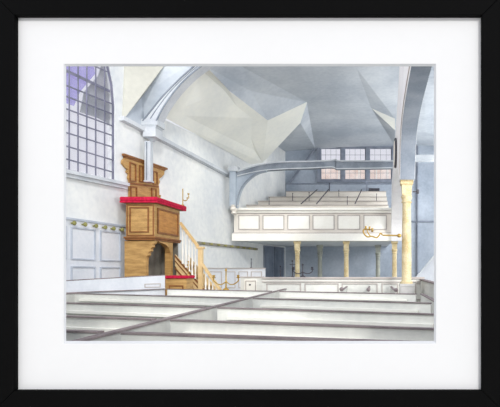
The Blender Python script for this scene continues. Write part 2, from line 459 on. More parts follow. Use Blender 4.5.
obj('post_cap', bm, M['post'], tb, bevel=.01)
bm = nb(); lathe(bm, P(234, 214.5, YT + .05), [(.02, 0), (.07, .03), (.05, .07), (.09, .12), (.07, .17), (.1, .22)], 14)
obj('corbel', bm, M['cream'], tb, smooth=True)

# ---------------------------------------------------------------- panelling and peg rails on the side wall
dado = thing('dado_panelling', 'pale grey wall panelling with olive pegs beside the pulpit', 'panelling', W(95, 276))
a0, a1 = W(40, 215), W(125.4, 226.7)
bm = nb(); q_ = WN * .004; prism(bm, [a0 + q_, a1 + q_, Vector((a1.x, a1.y, .02)) + q_, Vector((a0.x, a0.y, .02)) + q_], WN * .026)
obj('backing', bm, M['dado'], dado)
bm = nb(); bar(bm, a0 + WN * .004, a1 + WN * .004, .03, .05, WN); obj('top_moulding', bm, M['dadoline'], dado)
for px0, px1, pa, pb, pc, pd in ((70.5, 95, 226.5, 229.5, 259.5, 260.5), (99.8, 120.3, 230.3, 232.3, 261, 261.5), (70.5, 95, 266, 266.5, 290, 290), (99.8, 120.3, 266.8, 267, 290, 290), (45, 66, 223, 226, 259, 259.5)):
    c = [W(px0, pa, .03), W(px1, pb, .03), W(px1, pd, .03), W(px0, pc, .03)]
    o = obj('panel', ring(nb(), c, .02, .018, WN), M['dadoline'], dado)
for px, py in ((71, 223.1), (82, 224.5), (93, 226), (102.3, 227.4), (110.8, 228.6), (119.4, 229.6)):
    c = W(px, py, .03)
    bm = nb(); R = WN.to_track_quat('Z', 'Y').to_matrix()
    lathe(bm, c, [(.012, 0), (.012, .03), (.03, .045), (.034, .06), (.022, .075)], 12, ax=R)
    obj('peg', bm, M['knob'], dado, smooth=True)
# second rail further along
pr = thing('peg_rail', 'brown peg rail on the wall between the pulpit stair and gallery', 'peg rail', W(198, 243))
bm = nb(); bar(bm, W(197, 242.8), W(256.5, 249.2), .06, .04, WN); obj('board', bm, M['rail'], pr)
for i in range(9):
    t = (i + .5) / 9; c = W(198, 242.8, .04).lerp(W(256, 249.2, .04), t)
    bm = nb(); lathe(bm, c, [(.014, 0), (.014, .04), (.03, .05), (.02, .07)], 10, ax=WN.to_track_quat('Z', 'Y').to_matrix())
    obj('peg', bm, M['knob'], pr, smooth=True)

# ---------------------------------------------------------------- pulpit
YP0, YP1 = 8.15, 9.22
xl, xr = k(126, YP0), k(154.5, YP0)
xlb = wall_x(YP1) + .06
def zz(py): return kz(py, YP0)
pul = thing('pulpit', 'carved oak pulpit with crimson cushioned top against the side wall', 'pulpit', (xr - .3, 8.6, 0))
def plan(z, g=0.0, back=0.0):
    return [Vector((xl - g, YP0 - g, z)), Vector((xr + g, YP0 - g, z)), Vector((xr + g, YP1 + g * .3 + back, z)), Vector((xlb + back * .2, YP1 + g * .3 + back, z))]
def layer(bm, z0, z1, g, back=0.0): prism(bm, plan(z0, g, back), (0, 0, z1 - z0))
bm = nb(); layer(bm, zz(237.5), zz(202), 0)
obj('pulpit_box', bm, M['oak'], pul)
bm = nb(); layer(bm, zz(238.6), zz(236.6), .03); layer(bm, zz(240.3), zz(238.6), .015); layer(bm, zz(203.5), zz(201.5), .04)
obj('box_moulding', bm, M['oakdark'], pul, bevel=.006)
bm = nb(); layer(bm, zz(201.5), zz(197.2), .075, .13)
obj('cushion', bm, M['red'], pul, bevel=.02)
def fr(px0, px1, py0, py1, Y, d): # ring on a front-facing plane
    return ring(nb(), [P(px0, py0, Y), P(px1, py0, Y), P(px1, py1, Y), P(px0, py1, Y)], .02, d, (0, -1, 0))
obj('front_panel', fr(129.5, 149, 207, 232.5, YP0, .015), M['oakdark'], pul)
obj('front_panel', fr(126.6, 154, 204.6, 236, YP0, .006), M['oakdark'], pul)
ys0, ys1 = YP0 + .1, YP1 - .1
c = [Vector((xr, ys0, zz(207))), Vector((xr, ys1, zz(207))), Vector((xr, ys1, zz(233))), Vector((xr, ys0, zz(233)))]
so = obj('side_panel', prism(nb(), c, (.006, 0, 0)), M['oakpanel'], pul)
obj('panel_moulding', ring(nb(), c, .03, .02, (1, 0, 0)), M['oakdark'], so)
# fringe under the cushion
bm = nb(); layer(bm, zz(203), zz(201.4), .07, .12); obj('fringe', bm, M['red'], pul)
# base: front board with a scrolled bracket, side post, back board, underside
yb0 = YP0 + .02
outline = [P(124.5, 241, yb0), P(155, 240.5, yb0), P(154, 243.5, yb0), P(152.3, 244.6, yb0), P(152.6, 247, yb0), P(150.4, 248.4, yb0), P(150.6, 251, yb0), P(148.3, 252.2, yb0), P(148.3, 255, yb0), P(146.3, 257, yb0), P(145.8, 262, yb0)]
lowr = P(145.8, 262, yb0)
outline += [Vector((lowr.x, yb0, 0)), Vector((outline[0].x, yb0, 0))]
bm = nb(); prism(bm, outline, (0, .1, 0)); obj('base_front', bm, M['oak'], pul)
xx = k(172, 8.95)
bm = nb(); box(bm, xr - .1, xr, YP1 - .42, YP1 - .32, 0, zz(240.5)); obj('base_post', bm, M['oak'], pul)
bm = nb(); prism(bm, [Vector((xr, YP1 - .42, zz(240.5))), Vector((xr, YP1 - .42, zz(252))), Vector((xr, YP1 - .5, zz(246))), Vector((xr, YP1 - .65, zz(243))), Vector((xr, YP1 - .9, zz(241.5))), Vector((xr, YP1 - .9, zz(240.5)))], (-.08, 0, 0)); obj('arch_bracket', bm, M['oak'], pul)
bm = nb(); box(bm, xlb + .02, xr - .02, YP1 - .06, YP1 - .02, 0, zz(240.5)); obj('base_back', bm, M['shadeback'], pul)
bm = nb(); prism(bm, [Vector((xl + .02, yb0 + .1, 0)), Vector((xlb, YP1 - .06, 0)), Vector((xlb + .04, YP1 - .06, 0)), Vector((xl + .06, yb0 + .1, 0))], (0, 0, zz(240.5))); obj('base_side', bm, M['shadeback'], pul)

# tall backboard on the wall behind the pulpit (carved outline)
bkb = thing('pulpit_backboard', 'carved oak backboard with scrolled ears above the pulpit', 'backboard', W(143, 200, .05))
ol = [(122.5, 154.5), (124, 157.5), (121, 160.5), (120.8, 163.5), (123.5, 167), (126.3, 169.5), (125.2, 172), (127.5, 174.5), (126.8, 178), (128.3, 182), (128, 199),
      (158, 203), (158, 190), (157.2, 185), (158.6, 182), (157.7, 179), (160.5, 177), (162.8, 174.3), (163, 171.5), (162, 170), (164.5, 168)]
bm = nb(); prism(bm, [W(x, y, .01) for x, y in ol], WN * .03)
obj('board', bm, M['oak'], bkb)
bm = nb(); bar(bm, W(121.8, 154.6, .01), W(165.3, 169, .01), .035, .05, WN); bar(bm, W(123, 157, .01), W(163.5, 170.6, .01), .02, .04, WN)
obj('cornice', bm, M['oakdark'], bkb)
for a, b, c_, d_, e, f in ((129.3, 135.6, 161.8, 164, 181.5, 182), (152.5, 157, 170.5, 172, 184.5, 185), (130, 136.5, 186, 186.6, 198, 198), (151, 156, 188, 188.6, 200, 200), (138.8, 142.6, 165, 166, 182, 182.5)):
    obj('panel_moulding', ring(nb(), [W(a, c_, .04), W(b, d_, .04), W(b, f, .04), W(a, e, .04)], .02, .02, WN), M['oakdark'], bkb)
bm = nb(); bar(bm, W(128.5, 183, .04), W(158, 186.8, .04), .03, .02, WN); obj('middle_moulding', bm, M['oakdark'], bkb)

# brass candle brackets on the pulpit
def curl(c, s=1, sc_=.06):
    return smooth_pts([c, c + Vector((sc_*.6*s, 0, -sc_*.3)), c + Vector((sc_*1.2*s, 0, 0)), c + Vector((sc_*1.1*s, 0, sc_*.5)), c + Vector((sc_*1.6*s, 0, sc_*.4)), c + Vector((sc_*1.5*s, 0, sc_*1.1))], 4)
def candle_bracket(base, h, label, arms=(1,), sc_=.07):
    t = thing('candle_bracket', label, 'candle bracket', base, 'brass candle brackets on the pulpit')
    bm = nb(); lathe(bm, base, [(.03, 0), (.028, .012), (.01, .02)], 12); tube(bm, [base, base + Vector((0, 0, h))], .009)
    obj('stem', bm, M['brass'], t, smooth=True)
    for s in arms:
        bm = nb(); tube(bm, curl(base + Vector((0, 0, h * .35 if len(arms) == 1 else h*.5)), s, sc_), .009, 6); obj('arm', bm, M['brass'], t, smooth=True)
    e = base + Vector((sc_ * 1.5 * arms[0], 0, h * .4 + sc_))
    bm = nb(); lathe(bm, e, [(.012, 0), (.022, .02), (.018, .03)], 10); obj('candle_cup', bm, M['brass'], t, smooth=True)
ztop = zz(197.2) + .001
candle_bracket(Vector((xr + .045, YP1 + .03, ztop)), .31, 'tall brass candle bracket at the stair corner of the red pulpit cushion')
candle_bracket(Vector((k(154, 8.9), 8.9, ztop)), .1, 'small brass candle bracket beside the oak backboard', (1,), .07)

# ---------------------------------------------------------------- pulpit stair
YS = 8.98
def S(px, py, Y=YS): return P(px, py, Y)
st = thing('pulpit_staircase', 'steep oak staircase with balusters climbing to the pulpit', 'staircase', (k(210, YS), YS, 0))
slope = (kz(280, YS) - kz(252, YS)) / (k(196, YS) - k(172, YS))
s0 = S(175, 254.5); zb = .02
def sx(z): return s0.x + (z - s0.z) / slope
for yy in (YS, YS + .62):
    bm = nb(); a = Vector((s0.x, yy, s0.z)); e = Vector((sx(.35), yy, .35))
    prism(bm, [a, e, Vector((e.x, yy, 0)), Vector((e.x - .22, yy, 0)), Vector((a.x, yy, a.z - .2))], (0, .04, 0))
    obj('stringer', bm, M['oaklight'], st)
bm = nb(); bar(bm, s0 + Vector((0, 0, -.02)), Vector((sx(.35), YS, .33)), .025, .02, (0, -1, 0)); bar(bm, s0 + Vector((0, 0, -.11)), Vector((sx(.35), YS, .24)), .015, .015, (0, -1, 0)); bar(bm, s0 + Vector((0, 0, -.24)), Vector((sx(.35)-.05, YS, .18)), .02, .015, (0, -1, 0))
obj('stringer_moulding', bm, M['oakdark'], st)
# enclosing board below the stringer
zl = s0.z - .2
bm = nb(); prism(bm, [Vector((s0.x + .02, YS + .012, zl)), Vector((sx(.35) - .22, YS + .012, .02)), Vector((s0.x + .02, YS + .012, .02))], (0, .02, 0))
obj('under_panel', bm, M['oaklight'], st)
nst = 9
for i in range(nst):
    z = .17 + i * (s0.z - .15) / nst
    x = sx(z) - .03
    bm = nb(); box(bm, max(x - .2, xr + .04), max(x + .03, xr + .06), YS + .045, YS + .615, z - .03, z); obj('tread', bm, M['oak'], st)
def newel(px, ytop, ybot, w=.075):
    c = S(px, ytop)
    bm = nb(); box(bm, c.x - w/2, c.x + w/2, YS - .06, YS + .03, ybot, c.z); box(bm, c.x - w/2 - .02, c.x + w/2 + .02, YS - .08, YS + .05, c.z, c.z + .04)
    obj('newel_post', bm, M['oaklight'], st, bevel=.006)
newel(201, 249, 0)
ra, rb = S(181.2, 223), S(199, 246.5)
rc, rd = S(203, 264), S(222, 291)
for a, b in ((ra, rb), (rc, rd)):
    bm = nb(); bar(bm, a - Vector((0, .02, 0)), b - Vector((0, .02, 0)), .045, .05, (0, -1, 0)); obj('handrail', bm, M['oaklight'], st)
def baluster(px, top_z, bot_z):
    x = k(px, YS)
    bm = nb(); H = top_z - bot_z
    lathe(bm, Vector((x, YS - .02, bot_z)), [(.016, 0), (.016, H*.12), (.009, H*.16), (.02, H*.32), (.012, H*.5), (.009, H*.8), (.015, H*.86), (.015, H)], 8)
    obj('baluster', bm, M['white'], st, smooth=True)
for px in (183, 186.2, 189.4, 192.6, 195.8):
    x = k(px, YS); zt = ra.z + (x - ra.x) / (rb.x - ra.x) * (rb.z - ra.z); baluster(px, zt - .02, s0.z + (x - s0.x) * slope)
for px in (206, 209.5, 213, 216.5):
    x = k(px, YS); zt = rc.z + (x - rc.x) / (rd.x - rc.x) * (rd.z - rc.z); baluster(px, zt - .02, max(.05, s0.z + (x - s0.x) * slope))

# clerk's desk with its own red cushion
dk = thing('clerk_desk', 'low oak reading desk with a red cushion in front of the pulpit stair', 'desk', (k(179, 8.15), 8.15, 0))
D0, D1 = 8.2, 8.5
dx0, dx1 = k(166, D0), k(186.5, D0)
bm = nb(); box(bm, dx0, dx1, D0, D1, 0, kz(278.5, D0)); obj('desk_body', bm, M['oak'], dk)
bm = nb(); box(bm, dx0 - .015, dx1 + .03, D0 - .03, D1 + .02, kz(278.6, D0), kz(275.6, D0)); obj('cushion', bm, M['red'], dk, bevel=.015)
obj('panel_moulding', ring(nb(), [Vector((dx0+.05, D0, 1.4)), Vector((dx1-.05, D0, 1.4)), Vector((dx1-.05, D0, .9)), Vector((dx0+.05, D0, .9))], .02, .012, (0, -1, 0)), M['oakdark'], dk)
def candlestick(base, h, mat, label, cross=False, group='thin candlesticks'):
    t = thing('candlestick', label, 'candlestick', base, group)
    bm = nb(); lathe(bm, base, [(.028, 0), (.026, .01), (.008, .02), (.008, h*.5), (.014, h*.53), (.007, h*.56), (.006, h*.92)], 10); obj('stem', bm, mat, t, smooth=True)
    bm = nb(); lathe(bm, base + Vector((0, 0, h*.9)), [(.008, 0), (.016, .012), (.014, h*.1)], 10); obj('candle_cup', bm, mat, t, smooth=True)
    if cross:
        bm = nb(); tube(bm, [base + Vector((-.05, 0, h*.75)), base + Vector((.05, 0, h*.75))], .006, 6); obj('arm', bm, mat, t)
    return t
candlestick(Vector((k(188.3, 8.4), 8.4, kz(275.6, D0) + .001)), .24, M['brass'], 'slim brass candlestick standing on the red cushion of the low desk')
# candlestick under the pulpit stands on the pulpit base post
# ---------------------------------------------------------------- box pews
XA = -1.41
def lineX(p, q, X):                   # point on the plan line p-q at X
    t = (X - p.x) / (q.x - p.x); return p.lerp(q, t)
def partition(name, label, p, q, ztop, mat=None, group=None, shelf=True, th=.036, zb=0.0, cap=.05):
    p, q = Vector((p.x, p.y, 0)), Vector((q.x, q.y, 0)); t = (q - p).normalized(); nn = Vector((t.y, -t.x, 0))
    if nn.y > 0: nn = -nn
    r = thing(name, label, 'pew partition', (p + q) / 2, group)
    s = nn * th / 2
    bm = nb(); prism(bm, [p - s + Vector((0,0,zb)), q - s + Vector((0,0,zb)), q + s + Vector((0,0,zb)), p + s + Vector((0,0,zb))], (0, 0, ztop - .011 - zb)); obj('panel_wall', bm, mat or M['pew'], r)
    s = nn * cap / 2
    bm = nb(); z = Vector((0, 0, ztop - .011)); prism(bm, [p - s + z, q - s + z, q + s + z, p + s + z], (0, 0, .011)); obj('ledge', bm, M['ledge'], r)
    if shelf:                         # hymn-book shelf on the near face and bench on the far face
        a, b = p + t * .12, q - t * .12
        s0_, s1_ = nn * th / 2, nn * (th / 2 + .035); z = Vector((0, 0, ztop - .1))
        bm = nb(); prism(bm, [a + s0_ + z, b + s0_ + z, b + s1_ + z, a + s1_ + z], (0, 0, .025)); obj('rail', bm, M['white'], r)
        s0_, s1_ = nn * -th / 2, nn * -(th / 2 + .2); z = Vector((0, 0, .42))
        bm = nb(); prism(bm, [a + s0_ + z, b + s0_ + z, b + s1_ + z, a + s1_ + z], (0, 0, .04)); obj('bench_seat', bm, M['pewside'], r)
    return r
XL = -4.02; XR = .66
rows = [('a', (136, 288.2), (424, 293.8)), ('b', (91, 293.5), (432, 302.7)), ('c', (67, 302.4), (432, 313.6)), ('d', (67, 315.6), (432, 328)), ('e', (67, 330), (432, 342))]
ordL = {'a': 'farthest white pew front left of the aisle rail, touching the low desk', 'b': 'second white pew front from the pulpit, left of the slanting rail',
        'c': 'third white pew front from the pulpit, crossing the slanting rail', 'd': 'fourth white pew front from the pulpit, left of the slanting rail', 'e': 'white pew front closest to the mat, left of the slanting rail'}
ordR = {'a': 'farthest pew front right of the slanting rail, below the column pedestal', 'b': 'second pew front from the column, right of the slanting rail',
        'c': 'third pew front from the column, right of the slanting rail', 'd': 'fourth pew front from the column, with grey wash at its foot', 'e': 'pew front closest to the mat, right of the slanting rail'}
for key, a, b in rows:
    p, q = Q(*a), Q(*b)
    lx = {'a': XL + .1, 'b': XL + .05}.get(key, XL + .05)
    L_ = lineX(p, q, lx)
    if key == 'a': L_ = lineX(p, q, -3.27)
    partition('pew_partition', ordL[key], L_, lineX(p, q, XA - .07), ZP, group='rows of white box pews')
    partition('pew_partition', ordR[key], lineX(p, q, XA + .07), lineX(p, q, XR - .08), ZP, group='rows of white box pews')
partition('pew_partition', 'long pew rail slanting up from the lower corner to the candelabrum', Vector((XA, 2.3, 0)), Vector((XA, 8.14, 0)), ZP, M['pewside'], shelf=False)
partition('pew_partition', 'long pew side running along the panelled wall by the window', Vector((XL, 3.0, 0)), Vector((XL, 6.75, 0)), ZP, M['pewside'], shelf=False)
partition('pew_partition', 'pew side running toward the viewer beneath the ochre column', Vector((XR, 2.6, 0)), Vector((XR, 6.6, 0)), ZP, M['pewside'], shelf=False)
# taller white front before the pulpit
a, b = P(60, 281.4, 6.7), P(165, 275.4, 8.02)
tp = thing('tall_pew', 'tall white pew front standing before the foot of the pulpit', 'pew front', ((a.x+b.x)/2, (a.y+b.y)/2, 0))
bm = nb(); nrm = Vector((b.y - a.y, -(b.x - a.x), 0)).normalized()
prism(bm, [a, b, Vector((b.x, b.y, 0)), Vector((a.x, a.y, 0))], nrm * -.04); obj('panel_wall', bm, M['dado'], tp)
bm = nb(); bar(bm, a + Vector((0, 0, .004)), b + Vector((0, 0, .004)), .014, .045, -nrm); obj('ledge', bm, M['ledge'], tp)
bm = nb(); la, lb_ = Vector((a.x, a.y, ZP)), Vector((b.x, b.y, ZP)); bar(bm, la, lb_, .012, .035, nrm if nrm.y < 0 else -nrm); obj('lower_ledge', bm, M['ledge'], tp)
def onf(px, py):
    d = Vector(((px - VX) / F, 1, (VY - py) / F)); o = Vector((0, 0, EYE)); t = (a - o).dot(nrm) / d.dot(nrm); return o + d * t
obj('panel_moulding', ring(nb(), [onf(144.5, 283.8), onf(160.5, 283.2), onf(160.5, 287.2), onf(144.5, 287.6)], .012, .008, nrm), M['line'], tp)

# panelled partition behind the pews, right
YPp = 8.9
zt = kz(278.8, YPp)
pp = thing('panelled_partition', 'low white panelled screen in front of the gallery columns', 'partition', (k(340, YPp), YPp, 0))
obj('panel_wall', box(nb(), k(262.5, YPp), k(424, YPp), YPp, YPp + .06, 0, zt), M['pew'], pp)
bm = nb(); box(bm, k(262, YPp), k(424.5, YPp), YPp - .03, YPp + .1, zt, zt + .03); obj('ledge', bm, M['line'], pp)
bm = nb(); box(bm, k(262, YPp), k(424.5, YPp), YPp - .02, YPp, zt - .06, zt - .045); obj('rail_moulding', bm, M['line'], pp)
for x0, x1 in ((266.5, 301), (304.7, 338.6), (341.7, 377.6), (381.5, 398), (415, 422)):
    obj('panel_moulding', ring(nb(), [P(x0, 283.2, YPp), P(x1, 283.2, YPp), P(x1, 300, YPp), P(x0, 300, YPp)], .018, .014, (0, -1, 0)), M['line'], pp)
# ledge ends of the small pews between
for i, px in enumerate((341, 368.5, 395.5)):
    X0 = k(px, 7.2); Y0 = 7.27 - i * .14
    t = thing('pew_ledge_end', 'dark scrolled ledge end ' + ('nearest the standing candelabra' if i == 0 else 'midway along the panelled screen' if i == 1 else 'beside the column pedestal'), 'pew ledge', (X0, Y0, 0), 'dark ledge ends against the panelled screen')
    bm = nb(); box(bm, X0 - .012, X0 + .012, Y0, YPp - .05, 0, ZP + .0); obj('divider', bm, M['pewside'], t)
    bm = nb(); box(bm, X0 - .018, X0 + .018, Y0 - .01, YPp - .05, ZP, ZP + .01); obj('ledge', bm, M['ledge'], t)
    bm = nb(); lathe(bm, Vector((X0, Y0 + .03, ZP + .01)), [(.02, 0), (.03, .015), (.026, .035), (.008, .045)], 12); obj('scroll', bm, M['ledge'], t, smooth=True)
# taller side of the right pews
a, b = P(424.6, 281.2, 8.75), P(438, 290, 5.2)
b = Vector((b.x, b.y, a.z))
tr = thing('pew_screen', 'tall panelled pew side leaving the picture beside the column', 'pew side', (a.x, 7, 0))
xs = .86
bm = nb(); box(bm, xs, xs + .05, 5.0, 8.86, 0, EYE - .235); obj('panel_wall', bm, M['pewside'], tr)
bm = nb(); box(bm, xs - .02, xs + .07, 5.0, 8.86, EYE - .235, EYE - .215); obj('ledge', bm, M['ledge'], tr)

# low pews under the far wall at left
fp = thing('panelled_pew', 'small white pew with a square door behind the candelabrum', 'pew', (k(250, 9.9), 9.9, 0))
Y = 9.9; obj('panel_wall', box(nb(), k(240.5, Y), k(263, Y), Y, Y + .05, 0, kz(277.5, Y)), M['pew'], fp)
obj('ledge', box(nb(), k(240, Y), k(263.5, Y), Y - .02, Y + .07, kz(277.5, Y), kz(276.6, Y)), M['line'], fp)
dr = obj('door', box(nb(), k(244.5, Y), k(257, Y), Y - .02, Y - .001, .1, kz(279.5, Y)), M['white'], fp)
obj('door_moulding', ring(nb(), [P(245.5, 280.6, Y - .02), P(256, 280.6, Y - .02), P(256, 296, Y - .02), P(245.5, 296, Y - .02)], .015, .01, (0, -1, 0)), M['line'], dr)
bm = nb(); lathe(bm, P(250, 285.5, Y - .025), [(.012, 0), (.022, .015), (.012, .03)], 10); obj('knob', bm, M['iron'], dr)
fp2 = thing('long_pew', 'long low white panelled pew against the far wall beneath the peg rail', 'pew', (k(232, 10.8), 10.8, 0))
Y = 10.8; obj('panel_wall', box(nb(), k(205.6, Y), k(265, Y), Y, Y + .05, 0, kz(268.6, Y)), M['dado'], fp2)
obj('ledge', box(nb(), k(205.4, Y), k(265.3, Y), Y - .03, Y + .07, kz(268.6, Y), kz(267.8, Y)), M['line'], fp2)
for x0, x1 in ((208, 222), (226, 235.5), (238.5, 248), (251, 262)):
    obj('panel_moulding', ring(nb(), [P(x0, 271.4, Y), P(x1, 271.4, Y), P(x1, 288, Y), P(x0, 288, Y)], .015, .012, (0, -1, 0)), M['line'], fp2)

# standing brass candelabrum and dark ones
def candelabrum(base, h, span, mat, label, drop=.0):
    t = thing('candelabrum', label, 'candelabrum', base)
    bm = nb(); lathe(bm, base, [(.05, 0), (.045, .014), (.014, .03), (.011, h*.3), (.022, h*.36), (.01, h*.42), (.009, h*.86), (.018, h*.9), (.006, h)], 12); obj('stem', bm, mat, t, smooth=True)
    for s in (-1, 1):
        c = base + Vector((0, 0, h * .38))
        bm = nb(); tube(bm, smooth_pts([c, c + Vector((span*.35*s, 0, -h*.13)), c + Vector((span*.7*s, 0, -h*.1)), c + Vector((span*s, 0, h*.05)), c + Vector((span*s*.98, 0, h*.16))], 5), .009, 6); a_ = obj('arm', bm, mat, t, smooth=True)
        bm = nb(); lathe(bm, c + Vector((span*s*.98, 0, h*.16)), [(.012, 0), (.034, .012), (.016, .02), (.022, .05)], 12); obj('candle_cup', bm, mat, a_, smooth=True)
    return t
pa, qa = Q(136, 288.2), Q(424, 293.8)
cb = lineX(pa, qa, -2.2); cb = Q(226, 289.9); cb.z = ZP + .001
candelabrum(cb, .33, .19, M['brass'], 'brass candelabrum with two curling arms on the ledge before the far pews')
candelabrum(Vector((k(302.6, YPp), YPp + .03, zt + .031)), .24, .17, M['iron'], 'dark candelabrum with spread arms standing on the panelled screen')
for px, h, lab in ((291.8, .3, 'tall dark candlestick next to the dark two-armed candelabrum'), (279.6, .2, 'short dark candlestick on the end of the panelled screen')):
    candlestick(Vector((k(px, YPp), YPp + .07, zt + .031)), h, M['iron'], lab, cross=(h > .25))
candlestick(Vector((k(251, 10.8), 10.82, kz(267.8, 10.8) + .001)), .2, M['iron'], 'dark candlestick standing on the long low pew at the far wall')

# ---------------------------------------------------------------- gallery
YG = 12.0
g = thing('gallery', 'white panelled gallery front under the tie beam', 'gallery', (k(312, YG), YG, kz(241, YG)))
gx0, gx1 = k(232.3, YG), k(392, YG)
gwx = lambda y: wall_x(y) + .03
obj('parapet', box(nb(), gx0 + .04, gx1, YG, YG + .1, kz(233, YG), kz(211, YG)), M['cream'], g)
bm = nb(); box(bm, gx0, gx1, YG - .1, YG + .16, kz(210.8, YG), kz(208.2, YG)); box(bm, gx0 + .02, gx1, YG - .05, YG, kz(213, YG), kz(210.8, YG)); obj('top_rail', bm, M['white'], g, bevel=.006)
bm = nb(); box(bm, gx0 + .03, gx1, YG - .012, YG, kz(213.9, YG), kz(213.2, YG)); box(bm, gx0 + .03, gx1, YG - .05, YG, kz(233.6, YG), kz(232.7, YG)); box(bm, gx0, gx1, YG - .11, YG - .1, kz(210.9, YG), kz(210.4, YG))
obj('moulding', bm, M['line'], g)
bm = nb(); box(bm, gx0, gx1, YG - .06, YG + .12, kz(241, YG), kz(233.6, YG)); obj('fascia', bm, M['white'], g, bevel=.008)
for x0, x1 in ((238.5, 259.8), (262.7, 284.4), (287.5, 310), (312.6, 334.6), (337.5, 360.2), (363.5, 386.8)):
    c = [P(x0, 215, YG), P(x1, 215, YG), P(x1, 229.8, YG), P(x0, 229.8, YG)]
    pn = obj('panel', prism(nb(), c, (0, -.006, 0)), M['white'], g)
    obj('panel_moulding', ring(nb(), c, .022, .022, (0, -1, 0)), M['line'], pn)
bm = nb(); prism(bm, [Vector((gwx(YG) + .0, YG + .12, kz(240.5, YG))), Vector((gx1, YG + .12, kz(240.5, YG))), Vector((gx1, YE - .02, kz(240.5, YG))), Vector((gwx(YE), YE - .02, kz(240.5, YG)))], (0, 0, .1)); obj('deck', bm, M['post'], g)
# raked pews
ys = [(12.7, 205.6, 243), (13.4, 201.6, 250), (14.1, 197.4, 262), (14.8, 192.0, 286)]
labs = ['gallery pew nearest the gallery front, slim pinkish ledge', 'second gallery pew behind the parapet', 'third gallery pew with pale ledge', 'rearmost gallery pew, just below the end window']
zdk = kz(240.5, YG) + .1
for (Y, py, px0), lb in zip(ys, labs):
    t = thing('gallery_pew', lb, 'pew', (k(320, Y), Y, zdk), 'raked pews in the gallery')
    x0 = max(k(px0, Y), gwx(Y) + .05); x1 = .42
    z = kz(py, Y)
    obj('panel_wall', box(nb(), x0, x1, Y, Y + .03, zdk + .002, z), M['cream'], t)
    obj('ledge', box(nb(), x0, x1, Y - .04, Y + .12, z, z + .02), M['line'], t)
    obj('bench_seat', box(nb(), x0 + .02, x1, Y - .3, Y - .001, z - .5, z - .46), M['cream'], t)
for X0, X1, lb in ((k(301, 12.7), k(317, 14.8), 'one of the pair near the centre of the gallery'), (k(316.5, 12.7), k(328.5, 14.8), 'beside the pale open pew'), (k(355, 12.7), k(361.7, 14.8), 'close to the small bracket desk')):
    a, b = Vector((X0, 12.72, kz(205.2, 12.7) + .03)), Vector((X1, 14.85, kz(192, 14.8) + .07))
    t = thing('pew_divider', 'dark sloping pew divider ' + lb, 'pew divider', a, 'sloping dividers between gallery pews')
    bm = nb(); bar(bm, a, b, .02, .02, (0, 0, 1)); obj('ledge', bm, M['iron'], t)
for px, py, Y, h, lb in ((269, 205, 12.75, .2, 'above the second parapet panel from the wall'), (292.5, 201, 13.45, .22, 'behind the third parapet panel'), (309, 201, 13.45, .24, 'near the pale open gallery pew'),
                   (338.8, 196.8, 14.15, .2, 'below the middle light of the end window'), (347.3, 205, 12.75, .22, 'above the parapet, under the middle window light'), (376.5, 201, 13.45, .2, 'below the bracket desk'), (329.5, 191.4, 14.85, .26, 'against the end wall on the rear pew')):
    candlestick(Vector((k(px, Y), Y + .02, kz({12.75: 205.6, 13.45: 201.6, 14.15: 197.4, 14.85: 192.0}[Y], Y - .05) + .021)), h, M['iron'], 'thin dark stick on a gallery pew ledge ' + lb, group='thin sticks on the gallery pews')
# end wall details in the gallery
wp_ = thing('wall_panelling', 'grey-blue panelling beneath the end window in the gallery', 'panelling', (k(340, YE), YE - .02, zdk + .1))
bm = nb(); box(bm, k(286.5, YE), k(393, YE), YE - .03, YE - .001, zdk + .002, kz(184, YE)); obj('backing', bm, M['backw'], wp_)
bm = nb(); box(bm, k(286.5, YE), k(393, YE), YE - .05, YE - .001, kz(184.6, YE), kz(183.6, YE)); obj('rail', bm, M['wframe'], wp_)
for px in (329, 366.5):
    bm = nb(); box(bm, k(px, YE), k(px + .8, YE), YE - .045, YE - .03, kz(197, YE), kz(184, YE)); obj('stile', bm, M['wframe'], wp_)
bd = thing('bracket_desk', 'small dark shelf desk with a post below the end window', 'desk', (k(372, 15.2), 15.2, kz(188, 15.2)))
obj('desk_top', box(nb(), k(368.5, 15.2), k(379.5, 15.2), 15.1, YE - .06, kz(190.3, 15.2), kz(188.7, 15.2)), M['iron'], bd)
obj('post', box(nb(), k(365.8, 15.2), k(367.6, 15.2), 15.15, 15.22, zdk + .01, kz(180, 15.2)), M['wframe'], bd)
# roof strut in the recess
bm = nb(); bar(bm, P(314.5, 149.5, YE - .03), P(289.6, 183, YE - .03), .05, .06, (0, -1, 0))
tag(obj('roof_strut', bm, M['wframe']), 'dark diagonal strut on the end wall left of the window', 'strut')

# ---------------------------------------------------------------- columns
def column(name, label, c, zb, zt_, r, mat, group, ped=None, capmat=None):
    t = thing(name, label, 'column', (c[0], c[1], zb), group)
    H = zt_ - zb; base = Vector((c[0], c[1], zb))
    z0 = 0
    if ped:
        bm = nb(); lathe(bm, base, [(r*2.0, 0), (r*2.0, ped - .05), (r*2.15, ped - .045), (r*2.15, ped)], square=True); obj('pedestal', bm, M['stone'], t); z0 = ped
    ch = r * 3.9
    bm = nb(); lathe(bm, base, [(r*1.35, z0), (r*1.35, z0 + r*.35), (r*1.1, z0 + r*.5), (r*1.02, z0 + r*.7), (r, z0 + (H-z0)*.35), (r*.88, H - ch - r*.9), (r*.92, H-ch-r*.8)], 24); obj('shaft', bm, mat, t, smooth=True)
    bm = nb(); lathe(bm, base, [(r*1.0, H-ch-r*.8), (r*1.15, H-ch-r*.6), (r*.92, H-ch-r*.4), (r*1.0, H-ch), (r*1.2, H-ch+r*.5), (r*1.05, H-ch+r*.8)], 20); obj('necking', bm, mat, t, smooth=True)
    bm = nb(); lathe(bm, base, [(r*1.35, H-ch+r*.8), (r*1.45, H-r*1.0), (r*1.85, H-r*.8), (r*1.85, H)], square=True); obj('capital', bm, capmat or mat, t)
    return t
bigY = 8.3
